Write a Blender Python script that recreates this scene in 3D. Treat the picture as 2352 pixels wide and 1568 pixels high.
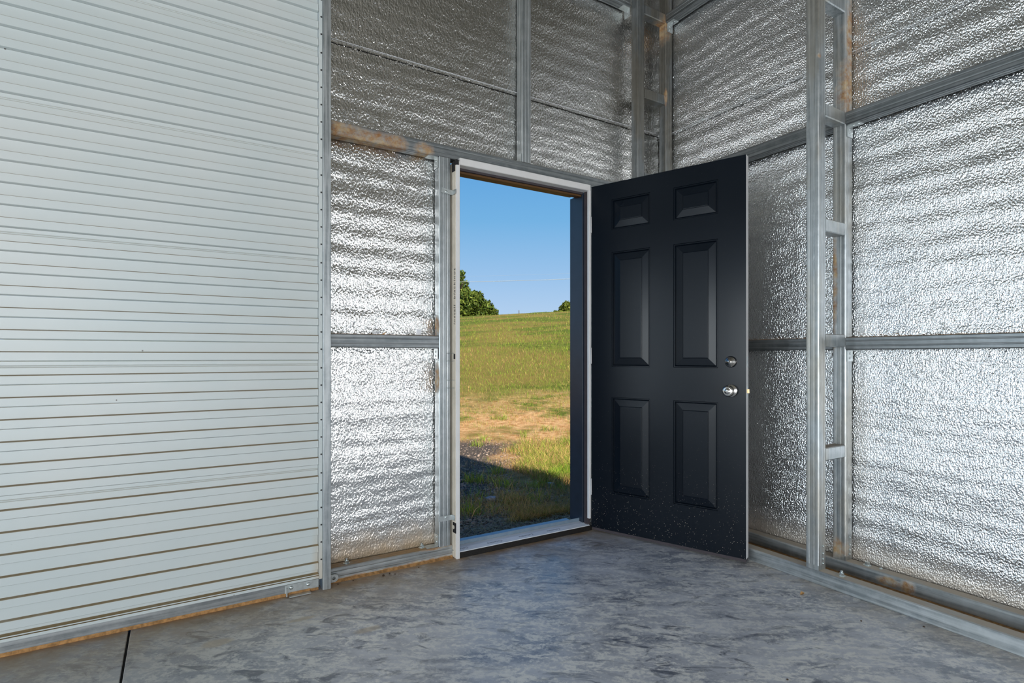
import bpy, bmesh, math, random
import numpy as np
from mathutils import Vector, Matrix
random.seed(7); rng = np.random.default_rng(7)
for o in list(bpy.data.objects): bpy.data.objects.remove(o)
S = bpy.context.scene; COL = S.collection
# ------------------------------------------------------------ camera
YAW = math.radians(31.466)
cam = bpy.data.cameras.new('camera'); co = bpy.data.objects.new('camera', cam); COL.objects.link(co)
co.location = (0, -2.594, 1.044); co.rotation_euler = (math.pi/2, 0, -YAW)
cam.sensor_width = 36; cam.lens = 1259/2352*36; cam.shift_y = 34/2352; cam.clip_start = .02; cam.clip_end = 500
S.camera = co
S.view_settings.view_transform = 'Standard'; S.view_settings.look = 'None'
S.view_settings.gamma = 1; S.view_settings.use_curve_mapping = False; S.view_settings.exposure = 0.14
# ------------------------------------------------------------ sky
W = bpy.data.worlds.new('sky'); S.world = W; W.use_nodes = True
nt = W.node_tree; nt.nodes.clear()
wo = nt.nodes.new('ShaderNodeOutputWorld'); bg = nt.nodes.new('ShaderNodeBackground')
tc = nt.nodes.new('ShaderNodeTexCoord'); sx = nt.nodes.new('ShaderNodeSeparateXYZ'); cr = nt.nodes.new('ShaderNodeValToRGB')
nt.links.new(tc.outputs['Generated'], sx.inputs[0]); nt.links.new(sx.outputs['Z'], cr.inputs[0])
nt.links.new(cr.outputs[0], bg.inputs[0]); nt.links.new(bg.outputs[0], wo.inputs[0])
bg.inputs[1].default_value = .94
e = cr.color_ramp.elements
e[0].position = 0.0; e[0].color = (.50, .63, .80, 1); e[1].position = .07; e[1].color = (.44, .61, .83, 1)
for p, c in ((.14, (.32, .53, .80, 1)), (.24, (.17, .43, .74, 1)), (.34, (.11, .35, .70, 1)), (.6, (.04, .15, .42, 1)), (1.0, (.018, .08, .28, 1))):
    k = e.new(p); k.color = c
# ------------------------------------------------------------ sun and area lamps for the bays' daylight; the side bay is made up
def sun(name, az, el, strength, color, angle=.6):
    l = bpy.data.lights.new(name, 'SUN'); l.energy = strength; l.color = color; l.angle = math.radians(angle)
    o = bpy.data.objects.new(name, l); COL.objects.link(o)
    d = Vector((math.sin(az)*math.cos(el), math.cos(az)*math.cos(el), -math.sin(el)))
    o.rotation_euler = d.to_track_quat('-Z', 'Y').to_euler(); o.location = (0, -20, 15); return o
sun('sun', math.radians(-1.0), math.radians(31), 7.0, (1, .90, .74))
def area(name, loc, target, sx_, sy_, power, color):
    l = bpy.data.lights.new(name, 'AREA'); l.shape = 'RECTANGLE'; l.size = sx_; l.size_y = sy_; l.energy = power; l.color = color
    o = bpy.data.objects.new(name, l); COL.objects.link(o); o.location = loc
    o.rotation_euler = (Vector(target)-Vector(loc)).to_track_quat('-Z', 'Y').to_euler(); return o
area('daylight_back_bay', (-2.2, -8.8, 1.22), (-2.2, 0, 1.1), 4.8, 2.1, 300, (.97, .98, 1))
area('side_bay_fill', (-5.9, -3.4, 1.25), (2.8, -3.4, 1.25), 3.2, 1.9, 150, (.90, .97, 1))  # added fill lamp at the made-up bay in the far wall
area('daylight_open_shutter_bay', (-4.1, -.02, 1.30), (-4.1, -3, 1.30), 2.8, 2.2, 185, (.78, .90, 1))

# ------------------------------------------------------------ node helpers
def new_mat(name):
    m = bpy.data.materials.new(name); m.use_nodes = True; n = m.node_tree; n.nodes.clear()
    out = n.nodes.new('ShaderNodeOutputMaterial'); b = n.nodes.new('ShaderNodeBsdfPrincipled'); n.links.new(b.outputs[0], out.inputs[0])
    return m, n, b
def val(n, sock, v):
    if hasattr(v, 'is_output') or isinstance(v, bpy.types.NodeSocket): n.links.new(v, sock)
    else: sock.default_value = v
def math_(n, op, a, b=0.0, c=None, clamp=False):
    q = n.nodes.new('ShaderNodeMath'); q.operation = op; q.use_clamp = clamp
    val(n, q.inputs[0], a); val(n, q.inputs[1], b)
    if c is not None: val(n, q.inputs[2], c)
    return q.outputs[0]
def pos(n): return n.nodes.new('ShaderNodeNewGeometry').outputs['Position']
def nrm(n):
    g = n.nodes.new('ShaderNodeNewGeometry'); s = n.nodes.new('ShaderNodeSeparateXYZ'); n.links.new(g.outputs['True Normal'], s.inputs[0]); return s.outputs
def sep(n, v):
    s = n.nodes.new('ShaderNodeSeparateXYZ'); n.links.new(v, s.inputs[0]); return s.outputs
def mapv(n, v, scale=(1, 1, 1), loc=(0, 0, 0), rot=(0, 0, 0)):
    q = n.nodes.new('ShaderNodeMapping'); n.links.new(v, q.inputs[0]); q.inputs['Scale'].default_value = scale
    q.inputs['Location'].default_value = loc; q.inputs['Rotation'].default_value = rot; return q.outputs[0]
def noise(n, v, scale, detail=4, rough=.55, dist=0):
    q = n.nodes.new('ShaderNodeTexNoise'); n.links.new(v, q.inputs['Vector']); q.inputs['Scale'].default_value = scale
    q.inputs['Detail'].default_value = detail; q.inputs['Roughness'].default_value = rough; q.inputs['Distortion'].default_value = dist
    return q.outputs['Fac']
def voro(n, v, scale, feat='F1'):
    q = n.nodes.new('ShaderNodeTexVoronoi'); q.feature = feat; n.links.new(v, q.inputs['Vector']); q.inputs['Scale'].default_value = scale; return q.outputs[0]
def rmp(n, f, a, b, lo=0.0, hi=1.0):
    q = n.nodes.new('ShaderNodeMapRange'); q.interpolation_type = 'SMOOTHSTEP'; val(n, q.inputs[0], f)
    q.inputs[1].default_value = a; q.inputs[2].default_value = b; q.inputs[3].default_value = lo; q.inputs[4].default_value = hi; return q.outputs[0]
def mixc(n, f, a, b):
    q = n.nodes.new('ShaderNodeMix'); q.data_type = 'RGBA'; val(n, q.inputs[0], f)
    for s, v in ((q.inputs[6], a), (q.inputs[7], b)):
        if isinstance(v, tuple): s.default_value = v if len(v) == 4 else v+(1,)
        else: n.links.new(v, s)
    return q.outputs[2]
def bump(n, b, h, strength, dist):
    q = n.nodes.new('ShaderNodeBump'); n.links.new(h, q.inputs['Height']); q.inputs['Strength'].default_value = strength; q.inputs['Distance'].default_value = dist
    n.links.new(q.outputs[0], b.inputs['Normal']); return q
def blobs(n, P, pts):
    """mask of noisy ellipsoid patches [(centre, radii)]"""
    nz = noise(n, P, 14, 5, .65); tot = None
    for c, r in pts:
        m = mapv(n, P, tuple(1/x for x in r), tuple(-a/x for a, x in zip(c, r)))
        l = n.nodes.new('ShaderNodeVectorMath'); l.operation = 'LENGTH'; n.links.new(m, l.inputs[0])
        v = math_(n, 'SUBTRACT', 1.25, math_(n, 'ADD', l.outputs['Value'], math_(n, 'MULTIPLY', math_(n, 'SUBTRACT', nz, .5), 1.6)))
        v = math_(n, 'MULTIPLY', v, 1.7, clamp=True)
        tot = v if tot is None else math_(n, 'MAXIMUM', tot, v)
    return tot
def galv(name, stretch=(60, 60, 2), tone=1.0, dust=.75, rust=(), warm=0.0, dustcol=(.43, .31, .19)):
    m, n, b = new_mat(name); P = pos(n)
    s = noise(n, mapv(n, P, stretch), 1.0, 5, .6); g = noise(n, P, 22, 4, .6)
    c = mixc(n, rmp(n, s, .32, .68), (.29*tone, .325*tone, .34*tone), (.52*tone, .55*tone, .555*tone))
    c = mixc(n, rmp(n, g, .35, .75, 0, .45), c, (.62*tone, .65*tone, .66*tone))
    if warm: c = mixc(n, rmp(n, noise(n, mapv(n, P, (4, 4, 1.2)), 1.6, 4, .6), .42, .62, 0, warm), c, (.40*tone, .34*tone, .24*tone))
    met = .82
    fac = math_(n, 'MULTIPLY', rmp(n, nrm(n)['Z'], .6, .95), rmp(n, noise(n, P, 9, 4, .6), .25, .5, dust*.5, dust))
    if rust:
        rf = blobs(n, P, rust)
        rc = mixc(n, rmp(n, noise(n, P, 22, 5, .75), .35, .65), (.30, .13, .035), (.50, .36, .19))
        c = mixc(n, math_(n, 'MULTIPLY', rf, rmp(n, noise(n, P, 26, 5, .7), .28, .62, .15, .95)), c, rc); 
        fac_m = math_(n, 'MAXIMUM', fac, math_(n, 'MULTIPLY', rf, .9))
    else: fac_m = fac
    c = mixc(n, fac, c, dustcol)
    n.links.new(c, b.inputs['Base Color'])
    n.links.new(math_(n, 'MULTIPLY', math_(n, 'SUBTRACT', 1.0, fac_m), met), b.inputs['Metallic'])
    n.links.new(math_(n, 'ADD', rmp(n, s, .3, .7, .34, .50), math_(n, 'MULTIPLY', fac_m, .4)), b.inputs['Roughness'])
    bump(n, b, s, .10, .002)
    return m
def plain(name, col, rough=.5, metal=0.0, var=.12, nscale=30, spec=None):
    m, n, b = new_mat(name); P = pos(n); f = noise(n, P, nscale, 4, .6)
    d = tuple(max(0, c*(1-var)) for c in col); l = tuple(min(1, c*(1+var)) for c in col)
    n.links.new(mixc(n, rmp(n, f, .3, .7), d, l), b.inputs['Base Color']); b.inputs['Roughness'].default_value = rough; b.inputs['Metallic'].default_value = metal
    if spec is not None: b.inputs['Specular IOR Level'].default_value = spec
    return m

# ------------------------------------------------------------ materials
RUST_HDR = [((.66, 0, 2.09), (.10, .1, .06)), ((.80, 0, 2.08), (.13, .1, .045)), ((.90, 0, 2.085), (.07, .1, .05)), ((1.07, 0, 2.085), (.05, .1, .04)), ((.62, 0, 2.12), (.06, .1, .04))]
M = {}
M['galv_x'] = galv('galvanised_horizontal_x', (1.5, 60, 90), .68, rust=RUST_HDR)
M['galv_y'] = galv('galvanised_horizontal_y', (60, 1.5, 90), .50)
M['galv_base'] = galv('galvanised_base_rail', (3, 3, 70), .95, dust=.95, dustcol=(.40, .25, .12), rust=[((1.0, -.01, .004), (.5, .06, .012)), ((1.15, .03, .064), (.12, .06, .01))])
M['galv_rail'] = galv('galvanised_side_rail', (60, 2.0, 70), 1.05, dust=.9, dustcol=(.50, .42, .33), rust=[((2.73, -1.45, .03), (.03, .03, .03)), ((2.73, -1.38, .03), (.03, .05, .02)), ((2.70, -.9, .064), (.03, .6, .01))])
M['galv_z'] = galv('galvanised_upright', (90, 90, 1.6), .95, rust=[((1.149, .034, .93), (.004, .04, .085)), ((1.149, .034, 1.20), (.004, .04, .05))])
M['galv_col'] = galv('galvanised_column', (90, 90, 1.6), .95, warm=.42, rust=[((2.79, -1.19, 2.55), (.05, .05, .22)), ((2.76, -1.19, 2.33), (.05, .05, .16)), ((2.75, -1.14, .12), (.04, .05, .05)), ((2.73, -1.13, 1.4), (.02, .02, .3)), ((2.51, -1.19, 2.42), (.012, .02, .012))])
M['galv_corner'] = galv('galvanised_corner', (90, 90, 1.6), .50, warm=.55, rust=[((2.73, -.02, 3.2), (.06, .06, .09)), ((2.73, -.06, 2.74), (.015, .02, .05))])
M['galv_guide'] = galv('galvanised_guide', (70, 70, 3), 1.05, rust=[((.585, -.02, 1.0), (.001, .001, .001))])
M['bracket'] = plain('zinc_bracket', (.56, .60, .60), .38, .75, .10, 60)
M['bolt'] = plain('zinc_bolt', (.66, .72, .72), .25, .9, .08, 90)
M['white'] = plain('white_primed_jamb', (.74, .73, .72), .5, 0, .04, 8)
M['cream'] = plain('cream_wood_jamb', (.66, .60, .50), .6, 0, .08, 12)
M['leaf_edge'] = plain('white_leaf_edge', (.62, .62, .62), .5, 0, .05, 12)
M['frame_black'] = plain('black_painted_frame', (.018, .026, .042), .28, 0, .1, 20)
M['strip_dark'] = plain('dark_weatherstrip', (.05, .04, .045), .7, 0, .1, 20)
M['strip_brown'] = plain('brown_weatherstrip', (.11, .05, .012), .6, 0, .1, 20)
M['sill_black'] = plain('black_sill', (.014, .012, .011), .45, 0, .5, 200)
M['sill_white'] = plain('white_sill_film', (.70, .73, .76), .35, 0, .07, 8)
M['sill_blue'] = plain('blue_film_on_sill_lip', (.24, .32, .40), .35, .3, .08, 30)
M['text'] = plain('grey_print', (.16, .18, .22), .6)
M['ink'] = plain('black_marker', (.03, .03, .035), .6)
M['dark'] = plain('dark_gap', (.012, .011, .012), .8)
M['brass'] = plain('brass_latch', (.62, .45, .25), .3, .9)
M['tape'] = plain('clear_plastic', (.75, .77, .80), .2, 0, .03)
M['clod'] = plain('dried_mud', (.06, .035, .02), .9)
M['leafdry'] = plain('dry_leaf', (.48, .27, .10), .7)
M['dirt'] = plain('orange_clay_dust', (.36, .19, .07), .95, 0, .35, 60)
M['siding'] = plain('outer_sheet', (.45, .46, .47), .5, .3)
M['wood'] = plain('bark', (.10, .075, .05), .9)
M['stone'] = plain('stone', (.30, .29, .29), .8, 0, .3, 50)
M['wire'] = plain('aluminium_cable', (.34, .40, .46), .4, .2)
# satin nickel
m, n, b = new_mat('satin_nickel'); b.inputs['Base Color'].default_value = (.72, .69, .65, 1); b.inputs['Metallic'].default_value = 1; b.inputs['Roughness'].default_value = .22
bump(n, b, noise(n, mapv(n, pos(n), (40, 40, 600)), 1, 3), .05, .001); M['nickel'] = m
# foil: crinkled aluminium bubble wrap, clay dust at its foot
def foil(name, vs, front, bd):
    m, n, b = new_mat(name); P = pos(n)
    f1 = noise(n, mapv(n, P, vs), 1.0, 1.5, .5); f2 = noise(n, mapv(n, P, tuple(v*.33 for v in vs), (3, 1, 2)), 1.0, 2, .5)
    z = sep(n, P)['Z']
    d = rmp(n, math_(n, 'ADD', z, math_(n, 'MULTIPLY', noise(n, P, 12, 4), .16)), .12, .32, .9 if front else .6, 0)
    n.links.new(mixc(n, d, (.89, .88, .855) if front else (.86, .875, .885), (.46, .33, .19)), b.inputs['Base Color'])
    n.links.new(math_(n, 'SUBTRACT', .98, math_(n, 'MULTIPLY', d, .7)), b.inputs['Metallic'])
    n.links.new(math_(n, 'ADD', .085, math_(n, 'MULTIPLY', d, .40)), b.inputs['Roughness'])
    h = math_(n, 'ADD', f1, math_(n, 'MULTIPLY', f2, .35))
    bump(n, b, h, 1.0, bd)
    return m
M['foil_f'] = foil('crinkled_foil_door_wall', (140, 140, 82), True, .0036)
M['foil_s'] = foil('crinkled_foil_side_wall', (170, 170, 118), False, .0044)
# curtain paint
m, n, b = new_mat('white_curtain_paint'); P = pos(n); X = sep(n, P)
c = mixc(n, rmp(n, noise(n, P, 1.2, 3), .3, .7), (.52, .58, .58), (.575, .61, .60))
led = math_(n, 'MULTIPLY', rmp(n, nrm(n)['Z'], .45, .8), rmp(n, noise(n, P, 8, 4), .2, .5, .75, 1.0))
c = mixc(n, led, c, (.24, .17, .08))
sp = math_(n, 'MULTIPLY', rmp(n, voro(n, P, 26), .10, .06), rmp(n, noise(n, P, 7), .62, .68)); c = mixc(n, sp, c, (.08, .06, .05))
ed = math_(n, 'MULTIPLY', rmp(n, X['X'], .505, .54), rmp(n, X['Z'], .4, .0)); c = mixc(n, math_(n, 'MULTIPLY', ed, .45), c, (.50, .36, .20))
n.links.new(c, b.inputs['Base Color']); b.inputs['Roughness'].default_value = .38; b.inputs['Specular IOR Level'].default_value = .45; M['curtain'] = m
# black leaf paint with clay splashes near the foot
m, n, b = new_mat('black_door_paint'); P = pos(n); z = sep(n, P)['Z']
dn = math_(n, 'ADD', rmp(n, z, .55, .05, 0, 1), rmp(n, z, 1.1, .3, 0, .25))
sp = rmp(n, math_(n, 'SUBTRACT', voro(n, P, 105), math_(n, 'MULTIPLY', dn, .10)), .06, .0)
sp = math_(n, 'MULTIPLY', sp, rmp(n, noise(n, P, 30, 2), .42, .58))
n.links.new(mixc(n, math_(n, 'MULTIPLY', sp, .8), mixc(n, noise(n, P, 3), (.0030, .0056, .0098), (.0048, .0080, .0130)), (.40, .36, .30)), b.inputs['Base Color'])
b.inputs['Roughness'].default_value = .22; b.inputs['Specular IOR Level'].default_value = .23
bump(n, b, noise(n, P, 160, 2), .04, .001); M['door'] = m
# floor
m, n, b = new_mat('dusty_trowelled_concrete'); P = pos(n); X = sep(n, P)
warp = mapv(n, P, (1, 1, 1), (0, 0, 0), (0, 0, .6))
a1 = noise(n, mapv(n, warp, (1.0, 2.0, 1)), 2.6, 8, .66, .5); a2 = noise(n, mapv(n, warp, (1, 2.2, 1)), 11, 7, .7, .8); a3 = noise(n, P, 55, 5, .7)
mix1 = math_(n, 'ADD', math_(n, 'MULTIPLY', a1, .55), math_(n, 'MULTIPLY', a2, .5)); mix1 = math_(n, 'ADD', math_(n, 'MULTIPLY', mix1, .93), math_(n, 'MULTIPLY', a3, .17))
d1_ = math_(n, 'MULTIPLY', rmp(n, math_(n, 'ADD', math_(n, 'MULTIPLY', a2, .62), math_(n, 'MULTIPLY', a3, .38)), .46, .57), rmp(n, noise(n, P, 1.1, 5, .6), .30, .60, .25, .95))
dk = math_(n, 'MULTIPLY', rmp(n, noise(n, mapv(n, warp, (1.2, 2.6, 1), (3, 1, 0)), 5.5, 9, .72, .9), .52, .64), rmp(n, noise(n, P, .9, 4), .38, .6, .3, .85))
c = mixc(n, rmp(n, a1, .34, .64), (.30, .318, .37), (.60, .61, .65))
c = mixc(n, d1_, c, (.86, .84, .80)); c = mixc(n, dk, c, (.10, .115, .155))
scr = math_(n, 'MULTIPLY', rmp(n, noise(n, mapv(n, P, (.7, 26, 1), (0, 0, 0), (0, 0, -.75)), 1.3, 3, .5), .66, .73), rmp(n, noise(n, P, 2.1, 3), .45, .6)); c = mixc(n, math_(n, 'MULTIPLY', scr, .5), c, (.62, .60, .57))
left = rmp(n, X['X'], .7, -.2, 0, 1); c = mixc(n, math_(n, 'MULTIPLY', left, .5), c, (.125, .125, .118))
wall = math_(n, 'MAXIMUM', rmp(n, X['Y'], -.55, -.02, 0, 1), rmp(n, X['X'], 2.25, 2.52, 0, .7))
wall = math_(n, 'MULTIPLY', wall, rmp(n, noise(n, P, 5, 6, .7), .28, .62, .15, 1)); c = mixc(n, math_(n, 'MULTIPLY', wall, .8), c, (.33, .25, .16))
band = math_(n, 'MULTIPLY', rmp(n, X['Y'], -.13, -.02), rmp(n, noise(n, P, 9, 5), .3, .6)); c = mixc(n, math_(n, 'MULTIPLY', band, .8), c, (.36, .20, .08))
st = blobs(n, P, [((.12, -.33, 0), (.05, .03, .1)), ((.42, -.30, 0), (.06, .015, .1)), ((.62, -.52, 0), (.05, .02, .1))]); c = mixc(n, math_(n, 'MULTIPLY', st, .6), c, (.45, .36, .24))
n.links.new(c, b.inputs['Base Color']); n.links.new(math_(n, 'ADD', rmp(n, mix1, .4, .7, .20, .46), math_(n, 'MULTIPLY', wall, .25)), b.inputs['Roughness'])
bump(n, b, mix1, .12, .004); M['floor'] = m
# outdoor ground
m, n, b = new_mat('meadow_ground'); P = pos(n); X = sep(n, P)
g = mixc(n, rmp(n, noise(n, P, 3.5, 8, .75), .35, .65), (.065, .10, .014), (.20, .225, .040))
g = mixc(n, rmp(n, noise(n, mapv(n, P, (1, 1.6, 1)), .16, 4), .42, .60), g, mixc(n, noise(n, P, 5, 8, .8), (.19, .13, .035), (.34, .27, .075)))
clay = mixc(n, rmp(n, noise(n, P, 9, 7, .75), .3, .7), (.44, .20, .06), (.85, .56, .29))
q = math_(n, 'ADD', math_(n, 'MULTIPLY', X['Y'], .84), math_(n, 'MULTIPLY', X['X'], .54))
near = rmp(n, math_(n, 'ADD', q, math_(n, 'MULTIPLY', noise(n, P, .7, 5), 5)), 9.5, 13.5, 1, 0)
cf = math_(n, 'MULTIPLY', near, rmp(n, noise(n, P, 1.1, 6, .65), .36, .54)); c = mixc(n, cf, g, clay)
grav = mixc(n, rmp(n, voro(n, P, 75), .1, .5), (.36, .29, .24), (.10, .082, .068))
pdn = math_(n, 'SUBTRACT', math_(n, 'MULTIPLY', X['X'], .84), math_(n, 'MULTIPLY', X['Y'], .54))
gf = math_(n, 'MULTIPLY', rmp(n, math_(n, 'ADD', q, math_(n, 'MULTIPLY', noise(n, P, 1.5, 5), 1.2)), 5.6, 6.1, 1, 0), rmp(n, math_(n, 'ADD', pdn, noise(n, P, 2.2, 5)), 1.5, 1.9, 1, 0)); c = mixc(n, gf, c, grav)
n.links.new(c, b.inputs['Base Color']); b.inputs['Roughness'].default_value = .95; b.inputs['Specular IOR Level'].default_value = .1
bump(n, b, noise(n, P, 14, 8, .8), .6, .05); M['ground'] = m
# attribute coloured plants
def attr_mat(name, rough=.6):
    m, n, b = new_mat(name); a = n.nodes.new('ShaderNodeAttribute'); a.attribute_name = 'Col'
    n.links.new(a.outputs['Color'], b.inputs['Base Color']); b.inputs['Roughness'].default_value = rough; b.inputs['Specular IOR Level'].default_value = .2; return m
M['blade'] = attr_mat('grass_blades'); M['leaves'] = attr_mat('tree_leaves'); M['pebble'] = attr_mat('gravel_stones', .8)

# ------------------------------------------------------------ mesh helpers
def obj(name, bm, mats, parent=None, smooth=False):
    me = bpy.data.meshes.new(name)
    org = parent_origin(parent)
    for v in bm.verts: v.co -= org
    bm.normal_update(); bm.to_mesh(me); bm.free()
    for mm in (mats if isinstance(mats, (list, tuple)) else [mats]): me.materials.append(mm)
    if smooth:
        for p in me.polygons: p.use_smooth = True
    o = bpy.data.objects.new(name, me); COL.objects.link(o)
    if parent: o.parent = parent
    return o
def parent_origin(p):
    v = Vector((0, 0, 0))
    while p is not None: v += Vector(p.location); p = p.parent
    return v
def instance(src, name, parent, delta=(0, 0, 0)):
    o = bpy.data.objects.new(name, src.data); COL.objects.link(o); o.parent = parent; o.location = delta; return o
def tag(o, label=None, cat=None, group=None, kind=None):
    if label: o['label'] = label
    if cat: o['category'] = cat
    if group: o['group'] = group
    if kind: o['kind'] = kind
    return o
def thing(name, label, cat, loc=(0, 0, 0), group=None, kind=None):
    o = bpy.data.objects.new(name, None); COL.objects.link(o); o.location = loc; o.empty_display_size = .05
    return tag(o, label, cat, group, kind)
def box(bm, x0, x1, y0, y1, z0, z1, mi=0, bev=0.0):
    vs = [bm.verts.new(p) for p in ((x0, y0, z0), (x1, y0, z0), (x1, y1, z0), (x0, y1, z0), (x0, y0, z1), (x1, y0, z1), (x1, y1, z1), (x0, y1, z1))]
    fs = [bm.faces.new([vs[i] for i in q]) for q in ((0, 3, 2, 1), (4, 5, 6, 7), (0, 1, 5, 4), (1, 2, 6, 5), (2, 3, 7, 6), (3, 0, 4, 7))]
    for f in fs: f.material_index = mi
    if bev: bmesh.ops.bevel(bm, geom=list({e for f in fs for e in f.edges}), offset=bev, segments=1, affect='EDGES')
    return bm
def B(*a, **k): return box(bmesh.new(), *a, **k)
def prism(bm, pts, a0, a1, axis):
    """closed 2D outline pts extruded along axis ('x': pts=(y,z), 'y': pts=(x,z), 'z': pts=(x,y))"""
    def P(p, a): return {'x': (a, p[0], p[1]), 'y': (p[0], a, p[1]), 'z': (p[0], p[1], a)}[axis]
    r0 = [bm.verts.new(P(p, a0)) for p in pts]; r1 = [bm.verts.new(P(p, a1)) for p in pts]; N = len(pts)
    for i in range(N): bm.faces.new((r0[i], r0[(i+1) % N], r1[(i+1) % N], r1[i]))
    bm.faces.new(r0); bm.faces.new(r1[::-1])
    return bm
def tube_outline(u0, u1, v0, v1, groove=True, r=.004):
    """roll formed square tube: rounded corners and two shallow rolled lines on each side"""
    P = []; W_, H_ = u1-u0, v1-v0
    def side(ax, ay, bx, by, nx, ny, L):
        dx, dy = (bx-ax)/L, (by-ay)/L; out = [(ax+dx*r, ay+dy*r)]
        if groove:
            for f in (.30, .68):
                c = L*f
                for s_, d_ in ((-.0035, 0), (-.001, .0012), (.001, .0012), (.0035, 0)): out.append((ax+dx*(c+s_)-nx*d_, ay+dy*(c+s_)-ny*d_))
        out.append((bx-dx*r, by-dy*r)); return out
    P += side(u0, v0, u1, v0, 0, -1, W_); P += side(u1, v0, u1, v1, 1, 0, H_); P += side(u1, v1, u0, v1, 0, 1, W_); P += side(u0, v1, u0, v0, -1, 0, H_)
    return P
def tube(axis, a0, a1, u0, u1, v0, v1, groove=True): 
    bm = bmesh.new(); prism(bm, tube_outline(u0, u1, v0, v1, groove), a0, a1, axis); bmesh.ops.recalc_face_normals(bm, faces=bm.faces); return bm
def lathe(bm, prof, org, axis, up, seg=28, mi=0):
    """prof [(r, h)], spun about axis at org"""
    ax = Vector(axis).normalized(); u = Vector(up).cross(ax).normalized(); v = ax.cross(u); rings = []
    for r, h in prof:
        c = Vector(org)+ax*h
        rings.append([bm.verts.new(c)] if r < 1e-6 else [bm.verts.new(c+(u*math.cos(t)+v*math.sin(t))*r) for t in (2*math.pi*i/seg for i in range(seg))])
    for a, b_ in zip(rings, rings[1:]):
        for i in range(seg):
            j = (i+1) % seg
            if len(a) == 1 and len(b_) == 1: continue
            f = (a[0], b_[j], b_[i]) if len(a) == 1 else (a[i], a[j], b_[0]) if len(b_) == 1 else (a[i], a[j], b_[j], b_[i])
            bm.faces.new(f).material_index = mi
    return bm
def hexbolt(org, axis=(0, 0, 1), up=(1, 0, 0), r=.011, stud=True):
    bm = bmesh.new()
    lathe(bm, [(r*1.55, 0), (r*1.55, .002), (0, .002)], org, axis, up, 20)
    o = Vector(org)+Vector(axis)*.002; lathe(bm, [(r, 0), (r, r*1.0), (r*.85, r*1.15), (0, r*1.15)], o, axis, up, 6)
    if stud: lathe(bm, [(r*.52, 0), (r*.52, r*1.9), (r*.42, r*2.1), (0, r*2.1)], o, axis, up, 12)
    return bm
def screw(org, axis, up=(0, 0, 1), r=.0045):
    bm = bmesh.new(); lathe(bm, [(r*1.5, 0), (r*1.5, .001), (r, .0012), (r, .004), (r*.7, .005), (0, .005)], org, axis, up, 8); return bm
def plate_hole(poly, hole_c, hole_r, y0, y1, seg=24):
    """plate in the xz plane with a round hole"""
    bm = bmesh.new(); cx, cz = hole_c
    def ray(t):
        d = (math.cos(t), math.sin(t)); best = None
        for (ax, az), (bx, bz) in zip(poly, poly[1:]+poly[:1]):
            ex, ez = bx-ax, bz-az; det = d[0]*(-ez)+d[1]*ex
            if abs(det) < 1e-12: continue
            tt = ((ax-cx)*(-ez)+(az-cz)*ex)/det; uu = (d[0]*(az-cz)-d[1]*(ax-cx))/det
            if tt > 0 and -1e-6 <= uu <= 1+1e-6 and (best is None or tt < best): best = tt
        return best
    ts = sorted([2*math.pi*i/seg for i in range(seg)]+[math.atan2(z-cz, x-cx) % (2*math.pi) for x, z in poly])
    o_, i_ = [], []
    for t in ts:
        L = ray(t); o_.append((cx+math.cos(t)*L, cz+math.sin(t)*L)); i_.append((cx+math.cos(t)*hole_r, cz+math.sin(t)*hole_r))
    R = [[bm.verts.new((x, y, z)) for x, z in pts] for y in (y0, y1) for pts in (o_, i_)]
    N = len(ts)
    for k in range(N):
        j = (k+1) % N
        bm.faces.new((R[0][k], R[0][j], R[1][j], R[1][k])); bm.faces.new((R[2][k], R[3][k], R[3][j], R[2][j]))
        bm.faces.new((R[0][k], R[2][k], R[2][j], R[0][j])); bm.faces.new((R[1][k], R[1][j], R[3][j], R[3][k]))
    bmesh.ops.remove_doubles(bm, verts=bm.verts, dist=1e-6); bmesh.ops.recalc_face_normals(bm, faces=bm.faces); return bm
def text_obj(name, body, size, mat, M4, parent, squeeze=1.0, shear=0.0):
    cu = bpy.data.curves.new(name, 'FONT'); cu.body = body; cu.size = size; cu.extrude = .0002; cu.align_x = 'CENTER'; cu.align_y = 'CENTER'; cu.shear = shear; cu.space_character = 1.15
    cu.resolution_u = 3
    t = bpy.data.objects.new('tmp', cu); COL.objects.link(t); bpy.context.view_layer.update()
    me = bpy.data.meshes.new_from_object(t.evaluated_get(bpy.context.evaluated_depsgraph_get())); bpy.data.objects.remove(t)
    org = parent_origin(parent)
    me.transform(Matrix.Translation(-org) @ M4 @ Matrix.Diagonal((squeeze, 1, 1, 1)))
    me.materials.clear(); me.materials.append(mat); me.name = name
    o = bpy.data.objects.new(name, me); COL.objects.link(o); o.parent = parent; return o

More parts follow.
